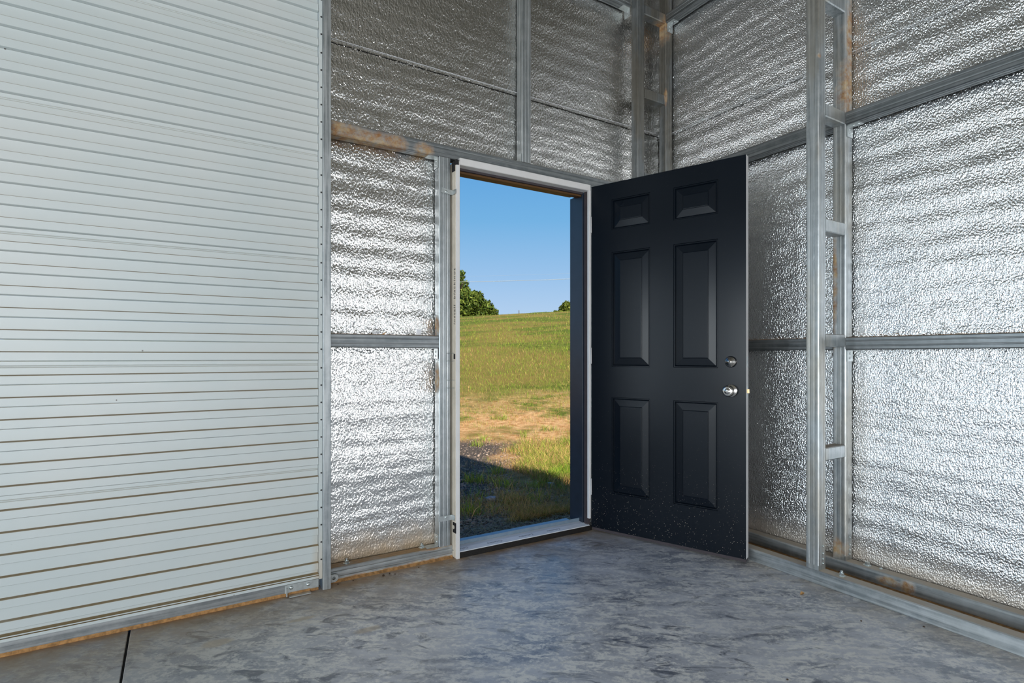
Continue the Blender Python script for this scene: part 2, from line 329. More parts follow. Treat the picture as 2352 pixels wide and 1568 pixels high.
# ============================================================ shell
XW, YW = 2.86, .115          # outer faces of the side wall and of the door wall
YB, XL = -9.0, -6.1
EAVE, RIDGE, XR = 3.75, 4.9, -1.6
fl = thing('floor', 'grey trowelled concrete slab floor with tan clay dust and a saw cut joint', 'floor', kind='structure')
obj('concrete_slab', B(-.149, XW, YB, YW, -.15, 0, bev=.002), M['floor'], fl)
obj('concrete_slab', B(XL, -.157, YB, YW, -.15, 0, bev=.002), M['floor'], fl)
obj('joint_filler', B(-.157, -.149, YB, YW, -.15, -.012), M['dark'], fl)
def foil_sheet(name, plane, a0, a1, z0, z1, holes, mat, parent, step=.014, sgn=1, c0=0.0, amp=.0035, seed=0):
    """sheet with the horizontal waves that the ribs of the outer siding press into it; plane 'y' -> y=c0, a=x; plane 'x' -> x=c0, a=y"""
    na, nz = max(2, int((a1-a0)/.03)), max(2, int((z1-z0)/step))
    A = np.linspace(a0, a1, na+1); Z = np.linspace(z0, z1, nz+1); r = np.random.default_rng(seed)
    AA, ZZ = np.meshgrid(A, Z)
    ph = sum(.9/k*np.sin(AA*k*1.7+r.uniform(0, 6)+ZZ*r.uniform(-1, 1)*2) for k in (1, 2, 3, 5))
    mod = .55+.45*np.sin(ZZ*3.1+1.3*ph+seed)
    d = amp*(.62*mod*np.sin(ZZ*2*np.pi/.0975+.8*ph)+.34*(1.2-mod)*np.sin(ZZ*2*np.pi/.061+1.6*ph+AA*.8)+.5*np.sin(ZZ*2*np.pi/.31+ph))
    d += .0010*np.sin(AA*31+3*np.sin(ZZ*9))*np.sin(ZZ*47+2*np.sin(AA*6))
    C = c0+sgn*d
    co_ = np.stack([AA, C, ZZ] if plane == 'y' else [C, AA, ZZ], -1).reshape(-1, 3)
    faces = []; w = na+1
    for i in range(nz):
        for j in range(na):
            ca, cz = (A[j]+A[j+1])/2, (Z[i]+Z[i+1])/2
            if any(h[0] < ca < h[1] and h[2] < cz < h[3] for h in holes): continue
            q = (i*w+j, i*w+j+1, (i+1)*w+j+1, (i+1)*w+j)
            faces.append(q if plane == 'y' else q[::-1])
    me = bpy.data.meshes.new(name); me.from_pydata(co_.tolist(), [], faces); me.materials.append(mat)
    me.polygons.foreach_set('use_smooth', [True]*len(me.polygons)); me.update()
    o = bpy.data.objects.new(name, me); COL.objects.link(o); o.parent = parent; return o
# the wall with the two doors
wl = thing('wall_left', 'steel framed wall lined with crinkled silver foil, with the black door and the white shutter', 'wall', kind='structure')
bm = bmesh.new(); y0, y1 = .088, YW
for x0, x1, z0, z1 in ((XL, -5.6, 0, EAVE), (-5.6, -2.6, 2.75, EAVE), (-2.6, -1.95, 0, EAVE), (-1.95, .60, 3.02, EAVE), (.60, 1.235, 0, EAVE), (1.235, 2.125, 2.09, EAVE), (2.125, XW, 0, EAVE)): box(bm, x0, x1, y0, y1, z0-(.15 if z0 == 0 else 0), z1)
prism(bm, [(XL, EAVE), (XW, EAVE), (XR, RIDGE)], y0, y1, 'y')
obj('outer_sheet', bm, M['siding'], wl)
ZS = 2.55
holes = [(-5.6, -2.6, -1, 2.75), (-1.95, .597, -1, 3.05), (1.21, 2.13, -1, 2.08)]
foil_sheet('foil_sheet', 'y', XL, 2.81, .02, ZS, holes, M['foil_f'], wl, c0=.0735, seed=3, amp=.0023)
foil_sheet('foil_sheet', 'y', XL, 2.81, ZS-.015, EAVE, holes, M['foil_f'], wl, c0=.0680, seed=5, amp=.0016)
obj('seam_tape', B(.594, 2.80, .0635, .0645, ZS-.0012, ZS+.0012), M['sill_white'], wl)
# side wall
wr = thing('wall_right', 'steel framed side wall lined with crinkled silver foil beside the open door', 'wall', kind='structure')
obj('outer_sheet', B(XW-.03, XW, YB, YW, -.15, EAVE), M['siding'], wr)
foil_sheet('foil_sheet', 'x', -5.2, .07, .02, ZS-.03, [], M['foil_s'], wr, c0=2.805, seed=8, amp=.0024)
foil_sheet('foil_sheet', 'x', -5.2, .07, ZS-.045, EAVE, [], M['foil_s'], wr, c0=2.800, seed=9, amp=.0022)
obj('seam_tape', B(2.7925, 2.7935, -5.2, .06, ZS-.0325, ZS-.0300), M['sill_white'], wr)
# unseen walls, a bay behind and a made-up bay on the far side, roof
wb = thing('wall_back', 'outer sheet wall behind with an open bay', 'wall', kind='structure')
bm = bmesh.new()
for x0, x1, z0, z1 in ((XL, -4.7, -.15, EAVE), (-4.7, .3, 3.0, EAVE), (.3, XW, -.15, EAVE)): box(bm, x0, x1, YB-.03, YB, z0, z1)
prism(bm, [(XL, EAVE), (XW, EAVE), (XR, RIDGE)], YB-.03, YB, 'y'); obj('outer_sheet', bm, M['siding'], wb)
wf = thing('wall_far', 'outer sheet wall on the far side with an added open bay', 'wall', kind='structure')
bm = bmesh.new()
for a0, a1, z0, z1 in ((YB, -5.2, -.15, EAVE), (-5.2, -1.6, 3.0, EAVE), (-1.6, YW, -.15, EAVE)): box(bm, XL-.03, XL, a0, a1, z0, z1)
obj('outer_sheet', bm, M['siding'], wf)
ce = thing('ceiling', 'pitched sheet roof over the steel frame', 'ceiling', kind='structure')
M['roof'] = plain('roof_underside', (.075, .070, .050), .6, .0)
bm = bmesh.new(); OV = .14; sl = (RIDGE-EAVE)/(XW-XR)
prism(bm, [(XW+OV, EAVE-OV*sl), (XW+OV, EAVE-OV*sl+.05), (XR, RIDGE+.05), (XL-OV, EAVE-OV*sl+.05), (XL-OV, EAVE-OV*sl), (XR, RIDGE)], YB-.15, YW+.10, 'y')
bmesh.ops.recalc_face_normals(bm, faces=bm.faces); obj('roof_sheet', bm, M['roof'], ce)

# ============================================================ steel frame
T = .060
def bracket(parent, kind, p, mat=None):
    """angle bracket below a rail: a plate under the rail and a plate on the post, two screws on each; kind: (axis of rail, direction away from post)"""
    ax, s_ = kind; x, y, z = p; bm = bmesh.new()
    if ax == 'x':
        box(bm, min(x, x+s_*.055), max(x, x+s_*.055), y-.024, y+.024, z-.003, z); box(bm, min(x, x+s_*.003), max(x, x+s_*.003), y-.024, y+.024, z-.055, z)
        for q in (.018, .040): lathe(bm, [(.006, 0), (.005, .003), (0, .003)], (x+s_*.003, y, z-q), (s_, 0, 0), (0, 0, 1), 8)
    else:
        box(bm, x-.024, x+.024, min(y, y+s_*.055), max(y, y+s_*.055), z-.003, z); box(bm, x-.024, x+.024, min(y, y+s_*.003), max(y, y+s_*.003), z-.055, z)
        for q in (.018, .040): lathe(bm, [(.006, 0), (.005, .003), (0, .003)], (x, y+s_*.003, z-q), (0, s_, 0), (0, 0, 1), 8)
        for q in (.020, .042): lathe(bm, [(.006, 0), (.005, .003), (0, .003)], (x, y+s_*q, z-.003), (0, 0, -1), (0, 1, 0), 8)
    return obj('angle_bracket', bm, mat or M['bracket'], parent)
# header over the door
h = thing('header_rail', 'galvanised header rail with orange rust stains running above the black door', 'rail', (1.5, .03, 2.07))
obj('rail_tube', tube('x', .596, 2.478, 0, T, 2.071, 2.136), M['galv_x'], h)
bracket(h, ('x', -1), (1.149, .034, 2.071))
# top girt on the door wall
h = thing('wall_girt', 'dark galvanised girt high on the door wall running into the corner column', 'rail', (2.0, .03, 3.27))
obj('rail_tube', tube('x', 1.716, 2.478, .0, T, 3.278, 3.34), M['galv_x'], h); bracket(h, ('x', -1), (2.478, .03, 3.278))
h = thing('wall_girt', 'galvanised girt high on the door wall between shutter and stud', 'rail', (1.1, .03, 3.27))
obj('rail_tube', tube('x', .596, 1.654, .0, T, 3.278, 3.34), M['galv_x'], h)
h = thing('wall_girt', 'short galvanised girt at waist height between the shutter guide and the door', 'rail', (.87, .03, 1.086))
obj('rail_tube', tube('x', .596, 1.148, .003, T, 1.086, 1.150), M['galv_x'], h); bracket(h, ('x', -1), (1.147, .034, 1.086))
obj('dust_line', B(.60, 1.14, .02, T, 1.1502, 1.1515), M['dirt'], h)
# studs
h = thing('door_stud', 'galvanised stud on the latch side of the door opening', 'post', (1.18, .03, .064))
obj('stud_tube', tube('z', .0645, 2.0705, 1.150, 1.214, 0, T), M['galv_z'], h)
h = thing('door_stud', 'galvanised stud hidden on the hinge side of the door opening', 'post', (2.15, .03, .064))
obj('stud_tube', tube('z', .0645, 2.0705, 2.125, 2.187, 0, T), M['galv_z'], h)
h = thing('wall_stud', 'galvanised stud standing on the header above the door opening', 'post', (1.68, .03, 2.136))
obj('stud_tube', tube('z', 2.1365, EAVE, 1.655, 1.715, 0, T), M['galv_z'], h)
bm = B(1.651, 1.654, .008, .05, 2.137, 2.185); box(bm, 1.62, 1.654, .008, .05, 2.1365, 2.1395); obj('angle_bracket', bm, M['bracket'], h)
h = thing('shutter_stud', 'galvanised stud hidden behind the shutter guide', 'post', (.57, .03, 0))
obj('stud_tube', tube('z', 0, EAVE, .534, .594, .0, T), M['galv_z'], h)
# base rail on the door wall
h = thing('base_rail', 'dusty galvanised base rail between the shutter guide and the door, two anchor nuts on it', 'rail', (.9, .03, 0))
obj('rail_tube', tube('x', .596, 1.2235, 0, T, .0, .064), M['galv_base'], h)
for x, y in ((.687, .031), (1.072, .045)): obj('anchor_bolt', hexbolt((x, y, .064), r=.0105), M['bolt'], h)
bm = B(1.1465, 1.1495, .008, .054, .065, .125); box(bm, 1.085, 1.1495, .008, .054, .065, .068)
for q in (.085, .11): lathe(bm, [(.006, 0), (.005, .003), (0, .003)], (1.1465, .03, q), (-1, 0, 0), (0, 0, 1), 8)
obj('angle_bracket', bm, M['bracket'], h)
bm = bmesh.new()   # crust of clay along the foot of the rail
prism(bm, [(-.016, 0), (-.006, .006), (0, .010), (0, 0)], .60, 1.222, 'x'); bmesh.ops.recalc_face_normals(bm, faces=bm.faces); obj('clay_crust', bm, M['dirt'], h)
h = thing('base_rail', 'galvanised base rail of the door wall hidden behind the black door', 'rail', (2.4, .03, 0))
obj('rail_tube', tube('x', 2.13, 2.728, 0, T, .0, .064), M['galv_base'], h)
# side wall rails
h = thing('side_base_rail', 'pale galvanised floor rail standing clear of the foil, under the inner post', 'rail', (2.53, -2, 0))
obj('rail_tube', tube('y', -5.2, 0-.001, 2.50, 2.56, 0, .064, False), M['galv_rail'], h); obj('anchor_bolt', hexbolt((2.533, -1.275, .064), r=.0105), M['bolt'], h)
h = thing('side_base_rail', 'bluish galvanised floor rail against the foil of the side wall', 'rail', (2.76, -2, 0))
obj('rail_tube', tube('y', -5.2, -.001, 2.73, 2.79, 0, .064, False), M['galv_rail'], h); obj('anchor_bolt', hexbolt((2.765, -1.27, .064), r=.0115, stud=False), M['bolt'], h)
obj('screw', screw((2.775, -1.325, .064), (0, 0, 1), (1, 0, 0), .006), M['bolt'], h)
# ladder columns
def column(y0, label, mat, x0=2.50, full=True, corner=False):
    y1 = y0+T; t = thing('ladder_column', label, 'column', (x0+.03, y0+.03, .064))
    for xa in (x0, 2.73):
        obj('post', tube('z', .086, EAVE-(.15 if xa < 2.6 else .06), xa, xa+T, y0, y1), mat, t)
        obj('post_foot', B(xa+.002, xa+T-.001, y0+.001, y1-.002, .0645, .0862), mat, t)
        if full:
            s0 = obj('screw', screw((xa+.036, y0, .172), (0, -1, 0)), M['bolt'], t)
            for dz in (-.034, -.059, -.080): instance(s0, 'screw', t, (0, 0, dz))
    for z in (.56, 1.088, 1.622, 2.155, 2.69, 3.222):
        obj('spacer_block', tube('x', x0+T+.0005, 2.7295, y0+.0005, y1-.0005, z, z+T, False), mat, t)
    return t
c1 = column(-1.19, 'galvanised ladder column of two posts and spacer blocks on the side wall', M['galv_col'])
c2 = column(-.0605, 'galvanised ladder column in the corner behind the open door', M['galv_corner'], x0=2.48, full=False, corner=True)
bm = B(2.515, 2.518, -.04, -.02, .1, .2); bm.free()
column(-2.45, 'galvanised ladder column nearest the camera on the side wall', M['galv_col'], full=False)
# side wall girts
for (ya, yb, nm) in ((-1.1295, -.0615, 'between the corner column and the ladder column'), (-2.389, -1.1905, 'beyond the ladder column')):
    for z, q in ((1.075, 'waist high galvanised girt on the side wall '), (2.152, 'galvanised side wall girt above head height '), (3.225, 'topmost galvanised side wall girt ')):
        h = thing('side_girt', q+nm, 'rail', (2.76, (ya+yb)/2, z))
        obj('rail_tube', tube('y', ya, yb, 2.73, 2.79, z, z+.060), M['galv_y'], h)
        if ya < -2 or z > 3: bracket(h, ('y', -1), (2.765, yb, z))
        if z < 2: obj('dust_line', B(2.74, 2.79, ya+.01, yb-.01, z+.0601, z+.0614), M['dirt'], h)
# foot clay between the two side rails
obj('clay_crust', B(2.7, 2.7298, -5.2, -.07, 0, .006), M['dirt'], h)

# ============================================================ entry door (door_1)
d1 = thing('door_1', 'black six panel entry door standing open into the building, with white jambs', 'door', (1.68, 0, 0), kind='structure')
Z0 = .026; H0 = Vector((2.1165, -.0455, Z0)); A_ = math.radians(-68.8)
U = Vector((math.cos(A_), math.sin(A_), 0)); N = Vector((U.y, -U.x, 0)); Zv = Vector((0, 0, 1)); LW, LH, LT = .877, 2.030, .044
def L(u, d, z): return H0+U*(u-.0075)+N*d+Zv*z
panels = [(.141, .378, 1.755, 1.932), (.511, .747, 1.755, 1.932), (.141, .378, .957, 1.625), (.511, .747, .957, 1.625), (.141, .378, .219, .780), (.511, .747, .219, .780)]
bm = bmesh.new()
us = [.0075, .141, .378, .511, .747, .8849]; zs = [0, .219, .780, .957, 1.625, 1.755, 1.932, LH]
gv = {}
def gvv(i, j, d):
    if (i, j, d) not in gv: gv[(i, j, d)] = bm.verts.new(L(us[i], d, zs[j]))
    return gv[(i, j, d)]
for d in (0, -LT):
    for i in range(5):
        for j in range(7):
            if i in (1, 3) and j in (1, 3, 5) and d == 0: continue
            q = [gvv(i, j, d), gvv(i+1, j, d), gvv(i+1, j+1, d), gvv(i, j+1, d)]
            bm.faces.new(q if d == 0 else q[::-1]).material_index = 0 if d == 0 else 3
for i in range(5):
    for j in (0, 7): bm.faces.new((gvv(i, j, 0), gvv(i, j, -LT), gvv(i+1, j, -LT), gvv(i+1, j, 0))).material_index = 2 if j == 0 else 1
for j in range(7):
    for i in (0, 5): bm.faces.new((gvv(i, j, 0), gvv(i, j+1, 0), gvv(i, j+1, -LT), gvv(i, j, -LT))).material_index = 1
bmesh.ops.recalc_face_normals(bm, faces=bm.faces)
leaf = obj('door_leaf', bm, [M['door'], M['leaf_edge'], M['strip_dark'], M['white']], d1); leaf['label'] = 'black door leaf opened into the building'
prof = [(0, 0), (.0025, -.0042), (.0065, -.0042), (.0095, -.0010), (.013, -.0090), (.050, -.0042), (.0515, -.0012), (.0545, -.0005)]
for (u0, u1, z0, z1) in panels:
    bm = bmesh.new(); prev = None
    for ins, dep in prof:
        r = [bm.verts.new(L(a, dep, b_)) for a, b_ in ((u0+ins, z0+ins), (u1-ins, z0+ins), (u1-ins, z1-ins), (u0+ins, z1-ins))]
        if prev:
            for k in range(4): bm.faces.new((prev[k], prev[(k+1) % 4], r[(k+1) % 4], r[k]))
        prev = r
    bm.faces.new(prev); bmesh.ops.recalc_face_normals(bm, faces=bm.faces)
    if bm.faces[:][-1].normal.dot(N) < 0: bmesh.ops.reverse_faces(bm, faces=bm.faces)
    obj('door_panel', bm, M['door'], leaf)
# hardware
c = L(.812, 0, .990); bm = bmesh.new()
lathe(bm, [(.0290, 0), (.0290, .004), (.0265, .008), (.0255, .016), (.0215, .018), (.0205, .019), (.0200, .022), (.0110, .0235), (.0105, .026), (0, .026)], c, N, Zv, 40)
db = obj('deadbolt', bm, M['nickel'], leaf, True); db['label'] = 'round nickel deadbolt cylinder'
c = L(.812, 0, .843); bm = bmesh.new()
lathe(bm, [(.0330, 0), (.0330, .004), (.0300, .008), (.0160, .010), (.0135, .014), (.0130, .026), (.0175, .030), (.0250, .036), (.0285, .044), (.0280, .053), (.0240, .060), (.0175, .063), (.0150, .0625), (.0140, .065), (0, .065)], c, N, Zv, 40)
kb = obj('door_knob', bm, M['nickel'], leaf, True); kb['label'] = 'round nickel door knob'
bm = bmesh.new(); lathe(bm, [(.003, 0), (.003, .0006), (0, .0006)], L(.812, .026, .990), N, Zv, 10); lathe(bm, [(.0028, 0), (.0028, .0006), (0, .0006)], L(.812, .065, .843), N, Zv, 10)
obj('keyhole', bm, M['dark'], leaf)
def slab(u0, u1, d0, d1, z0, z1, mi=0, bm=None):
    bm = bm or bmesh.new(); vs = [bm.verts.new(L(*p)) for p in ((u0, d0, z0), (u1, d0, z0), (u1, d1, z0), (u0, d1, z0), (u0, d0, z1), (u1, d0, z1), (u1, d1, z1), (u0, d1, z1))]
    for q in ((0, 3, 2, 1), (4, 5, 6, 7), (0, 1, 5, 4), (1, 2, 6, 5), (2, 3, 7, 6), (3, 0, 4, 7)): bm.faces.new([vs[i] for i in q])
    bmesh.ops.recalc_face_normals(bm, faces=bm.faces); return bm
obj('latch_bolt', slab(.885, .896, -.028, -.014, .833, .853), M['brass'], leaf)
obj('latch_plate', slab(.8848, .8856, -.034, -.010, .812, .872), M['bracket'], leaf); obj('latch_plate', slab(.8848, .8856, -.034, -.010, .962, 1.018), M['bracket'], leaf)
obj('door_sweep', slab(.012, .883, -.040, -.004, -.016, -.0002), M['strip_dark'], leaf)
hg = None
for z in (.22, 1.0, 1.78):
    bm = bmesh.new(); lathe(bm, [(.0042, 0), (.0042, .095), (0, .095)], (2.1085, -.052, z), (0, 0, 1), (1, 0, 0), 12); obj('hinge', bm, M['leaf_edge'], d1, True)
# jambs, head, sill
jl = obj('jamb', B(1.2285, 1.2475, -.041, .010, .0, 2.052, bev=.0015), M['white'], d1); jl['label'] = 'white jamb on the latch side, its side face bare cream wood'
obj('jamb_side', B(1.2262, 1.2284, -.030, .0855, .004, 2.048), M['cream'], d1)
obj('jamb_side', B(1.2245, 1.2260, -.012, .0855, .004, 2.048), M['cream'], d1)
obj('jamb_outer', B(1.2285, 1.262, .0105, .125, .02, 2.05), M['frame_black'], d1)
obj('jamb', B(2.100, 2.1135, -.045, -.026, .075, 2.034, bev=.001), M['white'], d1)
obj('jamb', B(2.100, 2.1230, -.0255, .0, .034, 2.034), M['strip_dark'], d1)
obj('jamb_outer', B(2.086, 2.1235, .0005, .125, .036, 2.020, bev=.002), M['frame_black'], d1)
obj('weatherstrip', B(2.094, 2.0995, -.016, -.004, .036, 2.030), M['strip_dark'], d1)
bm = bmesh.new(); prism(bm, [(-.041, 2.068), (-.041, 2.036), (-.038, 2.033), (-.002, 2.030), (-.002, 2.068)], 1.2476, 2.1135, 'x'); bmesh.ops.recalc_face_normals(bm, faces=bm.faces); hd = obj('head_jamb', bm, M['white'], d1)
obj('weatherstrip', B(1.2476, 2.0855, -.0015, .012, 2.018, 2.060), M['strip_dark'], d1)
obj('head_stop', B(1.2625, 2.0855, .0125, .052, 2.008, 2.060), M['strip_brown'], d1)
obj('head_outer', B(1.2625, 2.0855, .0525, .125, 2.030, 2.075), M['strip_brown'], d1)
si = obj('sill', B(1.2478, 2.128, -.036, .09, 0, .030, bev=.001), M['sill_black'], d1); si['label'] = 'black sill base spotted with clay'
bm = bmesh.new(); prism(bm, [(-.0345, .0302), (-.0345, .0345), (.0, .0425), (.030, .0450), (.031, .0302)], 1.2480, 2.112, 'x'); bmesh.ops.recalc_face_normals(bm, faces=bm.faces)
sc = obj('sill_cap', bm, M['sill_white'], d1); sc['label'] = 'white film on the sill, printed with repeated lettering'
obj('sill_lip', B(1.2625, 2.0855, .0315, .0345, .030, .0640), M['sill_blue'], d1)
obj('sill_nose', B(1.2625, 2.0855, .035, .165, -.02, .029), M['sill_blue'], d1)
slope = math.atan2(.0080, .0345)
for x in (1.262, 1.470, 1.672, 1.862, 2.04):
    M4 = Matrix.Translation((x, -.014, .0397)) @ Matrix.Rotation(slope, 4, 'X') @ Matrix.Rotation(math.pi, 4, 'Z')
    if x < 2.0: text_obj('printed_lettering', 'Columbia', .021, M['text'], M4, sc)
M4 = Matrix.Translation((1.2259, -.0215, 1.352)) @ Matrix(((0, 0, -1, 0), (0, 1, 0, 0), (1, 0, 0, 0), (0, 0, 0, 1)))
text_obj('handwriting', 'install  blackinot', .030, M['ink'], M4, d1, 1.25, .15)
# metal straps, plug, nails
bm = B(1.160, 1.2235, -.0035, -.0015, 1.880, 1.905); box(bm, 1.2225, 1.2240, -.0405, -.0035, 1.880, 1.905); bmesh.ops.rotate(bm, verts=bm.verts, cent=(1.2240, 0, 1.89), matrix=Matrix.Rotation(.11, 3, 'Y'))
st = obj('jamb_strap', bm, M['bracket'], d1); obj('screw', screw((1.188, -.0035, 1.894), (0, -1, 0)), M['bolt'], st)
bm = B(1.143, 1.2240, -.0035, -.0015, .195, .222); box(bm, 1.2225, 1.2240, -.0290, -.0035, .195, .222); st = obj('jamb_strap', bm, M['bracket'], d1); obj('screw', screw((1.186, -.0035, .214), (0, -1, 0)), M['bolt'], st)
obj('corner_key', B(1.2205, 1.2255, -.030, -.001, 2.000, 2.050), M['dark'], d1); obj('corner_key', B(1.2225, 1.2400, -.044, -.034, 2.030, 2.056), M['dark'], d1)
obj('jamb_plug', B(1.2245, 1.2259, -.038, -.004, .132, .185), M['dark'], d1)
bm = bmesh.new(); lathe(bm, [(.010, 0), (.010, .0015), (0, .0015)], (1.2244, -.014, .160), (-1, 0, 0), (0, 0, 1), 16); obj('jamb_plug', bm, M['cream'], d1)
obj('jamb_plug', B(1.2250, 1.2260, -.030, -.013, 1.030, 1.056), M['dark'], d1)
n0 = None
for z in (1.060, 1.020, .921, .880):
    bm = bmesh.new(); lathe(bm, [(.0011, 0), (.0011, .046), (0, .046)], (1.1885, -.0035, z), (1, -.5, 0), (0, 0, 1), 8); obj('nail', bm, M['bolt'], d1)

# ============================================================ roll-up shutter (door_2)
d2 = thing('door_2', 'white ribbed roll-up shutter, closed, with its galvanised guide and bottom bar', 'door', (-.7, -.04, 0), kind='structure')
zd = [1.0255]; z = 1.0255
while z > .12: z -= .083 if abs(((1.0255-z)/.469) % 1) < .02 or abs(((1.0255-z)/.469) % 1) > .98 else .0772; zd.append(z)
zd = zd[::-1]; z = 1.0255; k = 0
while z < 2.95:
    k += 1; z += .083 if k % 6 == 0 else .0772; zd.append(z)
ncut = 12
X0, X1 = -1.93, .5415; YR, YF = -.036, -.050
for i in range(len(zd)-1):
    z0, z1 = zd[i], zd[i+1]; top = z1-.0005
    F = [(YR, z0), (YF+.0012, z0+.0028), (YF, z0+.0042), (YF, z0+.0322), (YF+.0014, z0+.0336), (YR, z0+.0365)]
    if z1-z0 > .080:
        for q in (.020, .014): F += [(YR, z1-q-.003), (YR+.0015, z1-q-.001), (YR, z1-q+.001)]
    F += [(YR, top)]
    pts = F+[(-.032, top), (-.032, z0)]
    bm = bmesh.new(); prism(bm, pts, X0, X1, 'x'); bmesh.ops.recalc_face_normals(bm, faces=bm.faces); obj('curtain_slat', bm, M['curtain'], d2)
zb = zd[0]
bm = bmesh.new(); prism(bm, [(YR, zb-.0005), (YR, zb-.012), (-.052, zb-.017), (-.052, zb-.021), (-.047, zb-.022), (-.056, zb-.0235), (-.056, zb-.034), (-.032, zb-.034), (-.032, zb-.0005)], X0, X1, 'x'); bmesh.ops.recalc_face_normals(bm, faces=bm.faces)
bb = obj('bottom_bar', bm, M['curtain'], d2)
bm = bmesh.new(); prism(bm, [(-.050, .0535), (-.050, .036), (-.048, .035), (-.048, .014), (-.034, .014), (-.034, .0535)], X0, X1, 'x'); bmesh.ops.recalc_face_normals(bm, faces=bm.faces)
b2 = obj('bottom_angle', bm, M['galv_x'], d2); b2['label'] = 'galvanised angle along the foot of the shutter'
bm = bmesh.new(); prism(bm, [(-.0475, .0138), (-.052, .002), (-.050, 0), (-.036, 0), (-.036, .0138)], X0, X1, 'x'); bmesh.ops.recalc_face_normals(bm, faces=bm.faces)
b3 = obj('bottom_seal', bm, M['dirt'], d2); b3['label'] = 'bottom seal caked with tan clay'
# guide
g = obj('guide_rail', B(.5565, .5925, -.0690, -.0015, 0, 3.02, bev=.002), M['galv_guide'], d2); g['label'] = 'galvanised guide channel of the shutter'
ws = obj('wear_strip', B(.5430, .5560, -.0600, -.030, .05, 3.02, bev=.001), M['curtain'], d2)
bm = bmesh.new(); lathe(bm, [(.0038, 0), (.003, .003), (0, .003)], (.5515, -.0600, 0), (0, -1, 0), (0, 0, 1), 8)
r0 = obj('rivet', bm, M['dark'], ws); r0.location.z += zd[0]+.05
for z in zd[1:-1]: instance(r0, 'rivet', ws, (0, 0, z+.05))
# slide latch at the foot
lt = obj('slide_latch', B(.400, .5415, -.0545, -.0505, .014, .0515, bev=.001), M['bracket'], d2); lt['label'] = 'zinc slide latch bolted to the bottom bar'
for x in (.426, .497):
    bm = bmesh.new(); lathe(bm, [(.0085, 0), (.0080, .003), (.005, .0055), (0, .006)], (x, -.0545, .036), (0, -1, 0), (0, 0, 1), 18); obj('carriage_bolt', bm, M['bolt'], lt, True)
obj('latch_lip', B(.415, .505, -.078, -.0545, .002, .006), M['bracket'], lt); obj('latch_lip', B(.404, .409, -.066, -.0545, .004, .040), M['bracket'], lt); obj('latch_slot', B(.415, .505, -.0555, -.0545, .0065, .017), M['dirt'], lt)
zc, xc = .024, .617; pl = [(.5930, .006), (.622, .006), (.632, .011), (.637, .020), (.637, .030), (.632, .038), (.622, .042), (.5930, .042)]
tb = obj('strike_tab', plate_hole(pl, (xc, zc), .0075, -.0185, -.0155), M['bracket'], d2); tb['label'] = 'zinc tab with a round hole beside the guide'
# coil drum above, out of the picture
bm = bmesh.new(); lathe(bm, [(0, 0), (.17, 0), (.17, 2.44), (0, 2.44)], (-1.92, -.21, 3.12), (1, 0, 0), (0, 0, 1), 32); obj('coil_drum', bm, M['curtain'], d2, True)

# ============================================================ small things on the rail and the floor
t = thing('plastic_fitting', 'tiny ribbed white plastic fitting lying on the waist high girt', 'fitting', (.825, .03, 1.1515))
for k in range(5):
    bm = bmesh.new(); lathe(bm, [(0, 0), (.0065, 0), (.0075, .002), (.0065, .0045), (0, .0045)], (.810+k*.0075, .025, 1.160), (1, 0, 0), (0, 0, 1), 12); obj('rib', bm, M['tape'], t)
tag(obj('wood_splinter', prism(bmesh.new(), [(.79, 1.1518), (.808, 1.157), (.806, 1.1518)], .022, .028, 'y'), M['clod']), 'dark splinter lying beside the ribbed plastic fitting', 'debris')
tag(obj('wood_splinter', prism(bmesh.new(), [(.856, 1.1518), (.874, 1.161), (.877, 1.159), (.866, 1.1518)], .022, .028, 'y'), M['leafdry']), 'orange brown splinter on the girt next to the plastic fitting', 'debris')
t = thing('plastic_clip', 'small clear plastic clip standing on the waist high girt near the door', 'clip', (1.055, .03, 1.1515))
obj('clip_body', B(1.040, 1.062, .030, .036, 1.1518, 1.178, bev=.001), M['tape'], t); obj('clip_lip', B(1.034, 1.068, .026, .038, 1.178, 1.181), M['tape'], t)
def crumb(name, p, r, mat, seed):
    rr = random.Random(seed); bm = bmesh.new(); bmesh.ops.create_icosphere(bm, subdivisions=1, radius=r)
    for v in bm.verts: v.co = Vector((v.co.x*rr.uniform(.7, 1.3), v.co.y*rr.uniform(.7, 1.3), v.co.z*rr.uniform(.4, .8)))
    zmin = min(v.co.z for v in bm.verts)
    for v in bm.verts: v.co += Vector((p[0], p[1], -zmin))
    return obj(name, bm, mat)
for i, (x, y, r) in enumerate(((.838, -.055, .007), (.872, -.045, .005), (.893, -.062, .004), (.70, -.035, .004), (.63, -.04, .004), (1.02, -.045, .003))):
    tag(crumb('mud_crumb', (x, y), r, M['clod'], i), ['largest dark mud crumb on the floor under the dusty base rail', 'middle mud crumb of the three clustered below the base rail', 'third and smallest of the mud crumbs clustered below the base rail', 'mud crumb nearest the strike tab by the shutter guide', 'tiny mud crumb touching the foot of the shutter guide', 'mud speck closest to the white jamb on the floor'][i], 'debris', 'mud crumbs along the base rail')
for i, (x, y) in enumerate(((1.68, -1.55), (2.30, -1.47), (2.46, -1.62))): tag(crumb('mud_crumb', (x, y), .004, M['clod'], 20+i), ['dark speck on the open floor farthest from the side rail', 'dark speck on the floor a hand away from the pale rail', 'dark speck touching the foot of the pale floor rail'][i], 'debris', 'crumbs on the open floor')
bm = bmesh.new(); pts = [(-.016, 0, .002), (-.006, -.008, .005), (.004, -.007, .009), (.016, -.001, .004), (.006, .008, .011), (-.006, .007, .006)]
vs = [bm.verts.new((2.34+a, -1.209+b_, c_)) for a, b_, c_ in pts]; cv = bm.verts.new((2.34, -1.209, .002))
for k in range(6): bm.faces.new((vs[k], vs[(k+1) % 6], cv))
tag(obj('dry_leaf', bm, M['leafdry']), 'curled tan dry leaf on the concrete near the side rail', 'leaf')

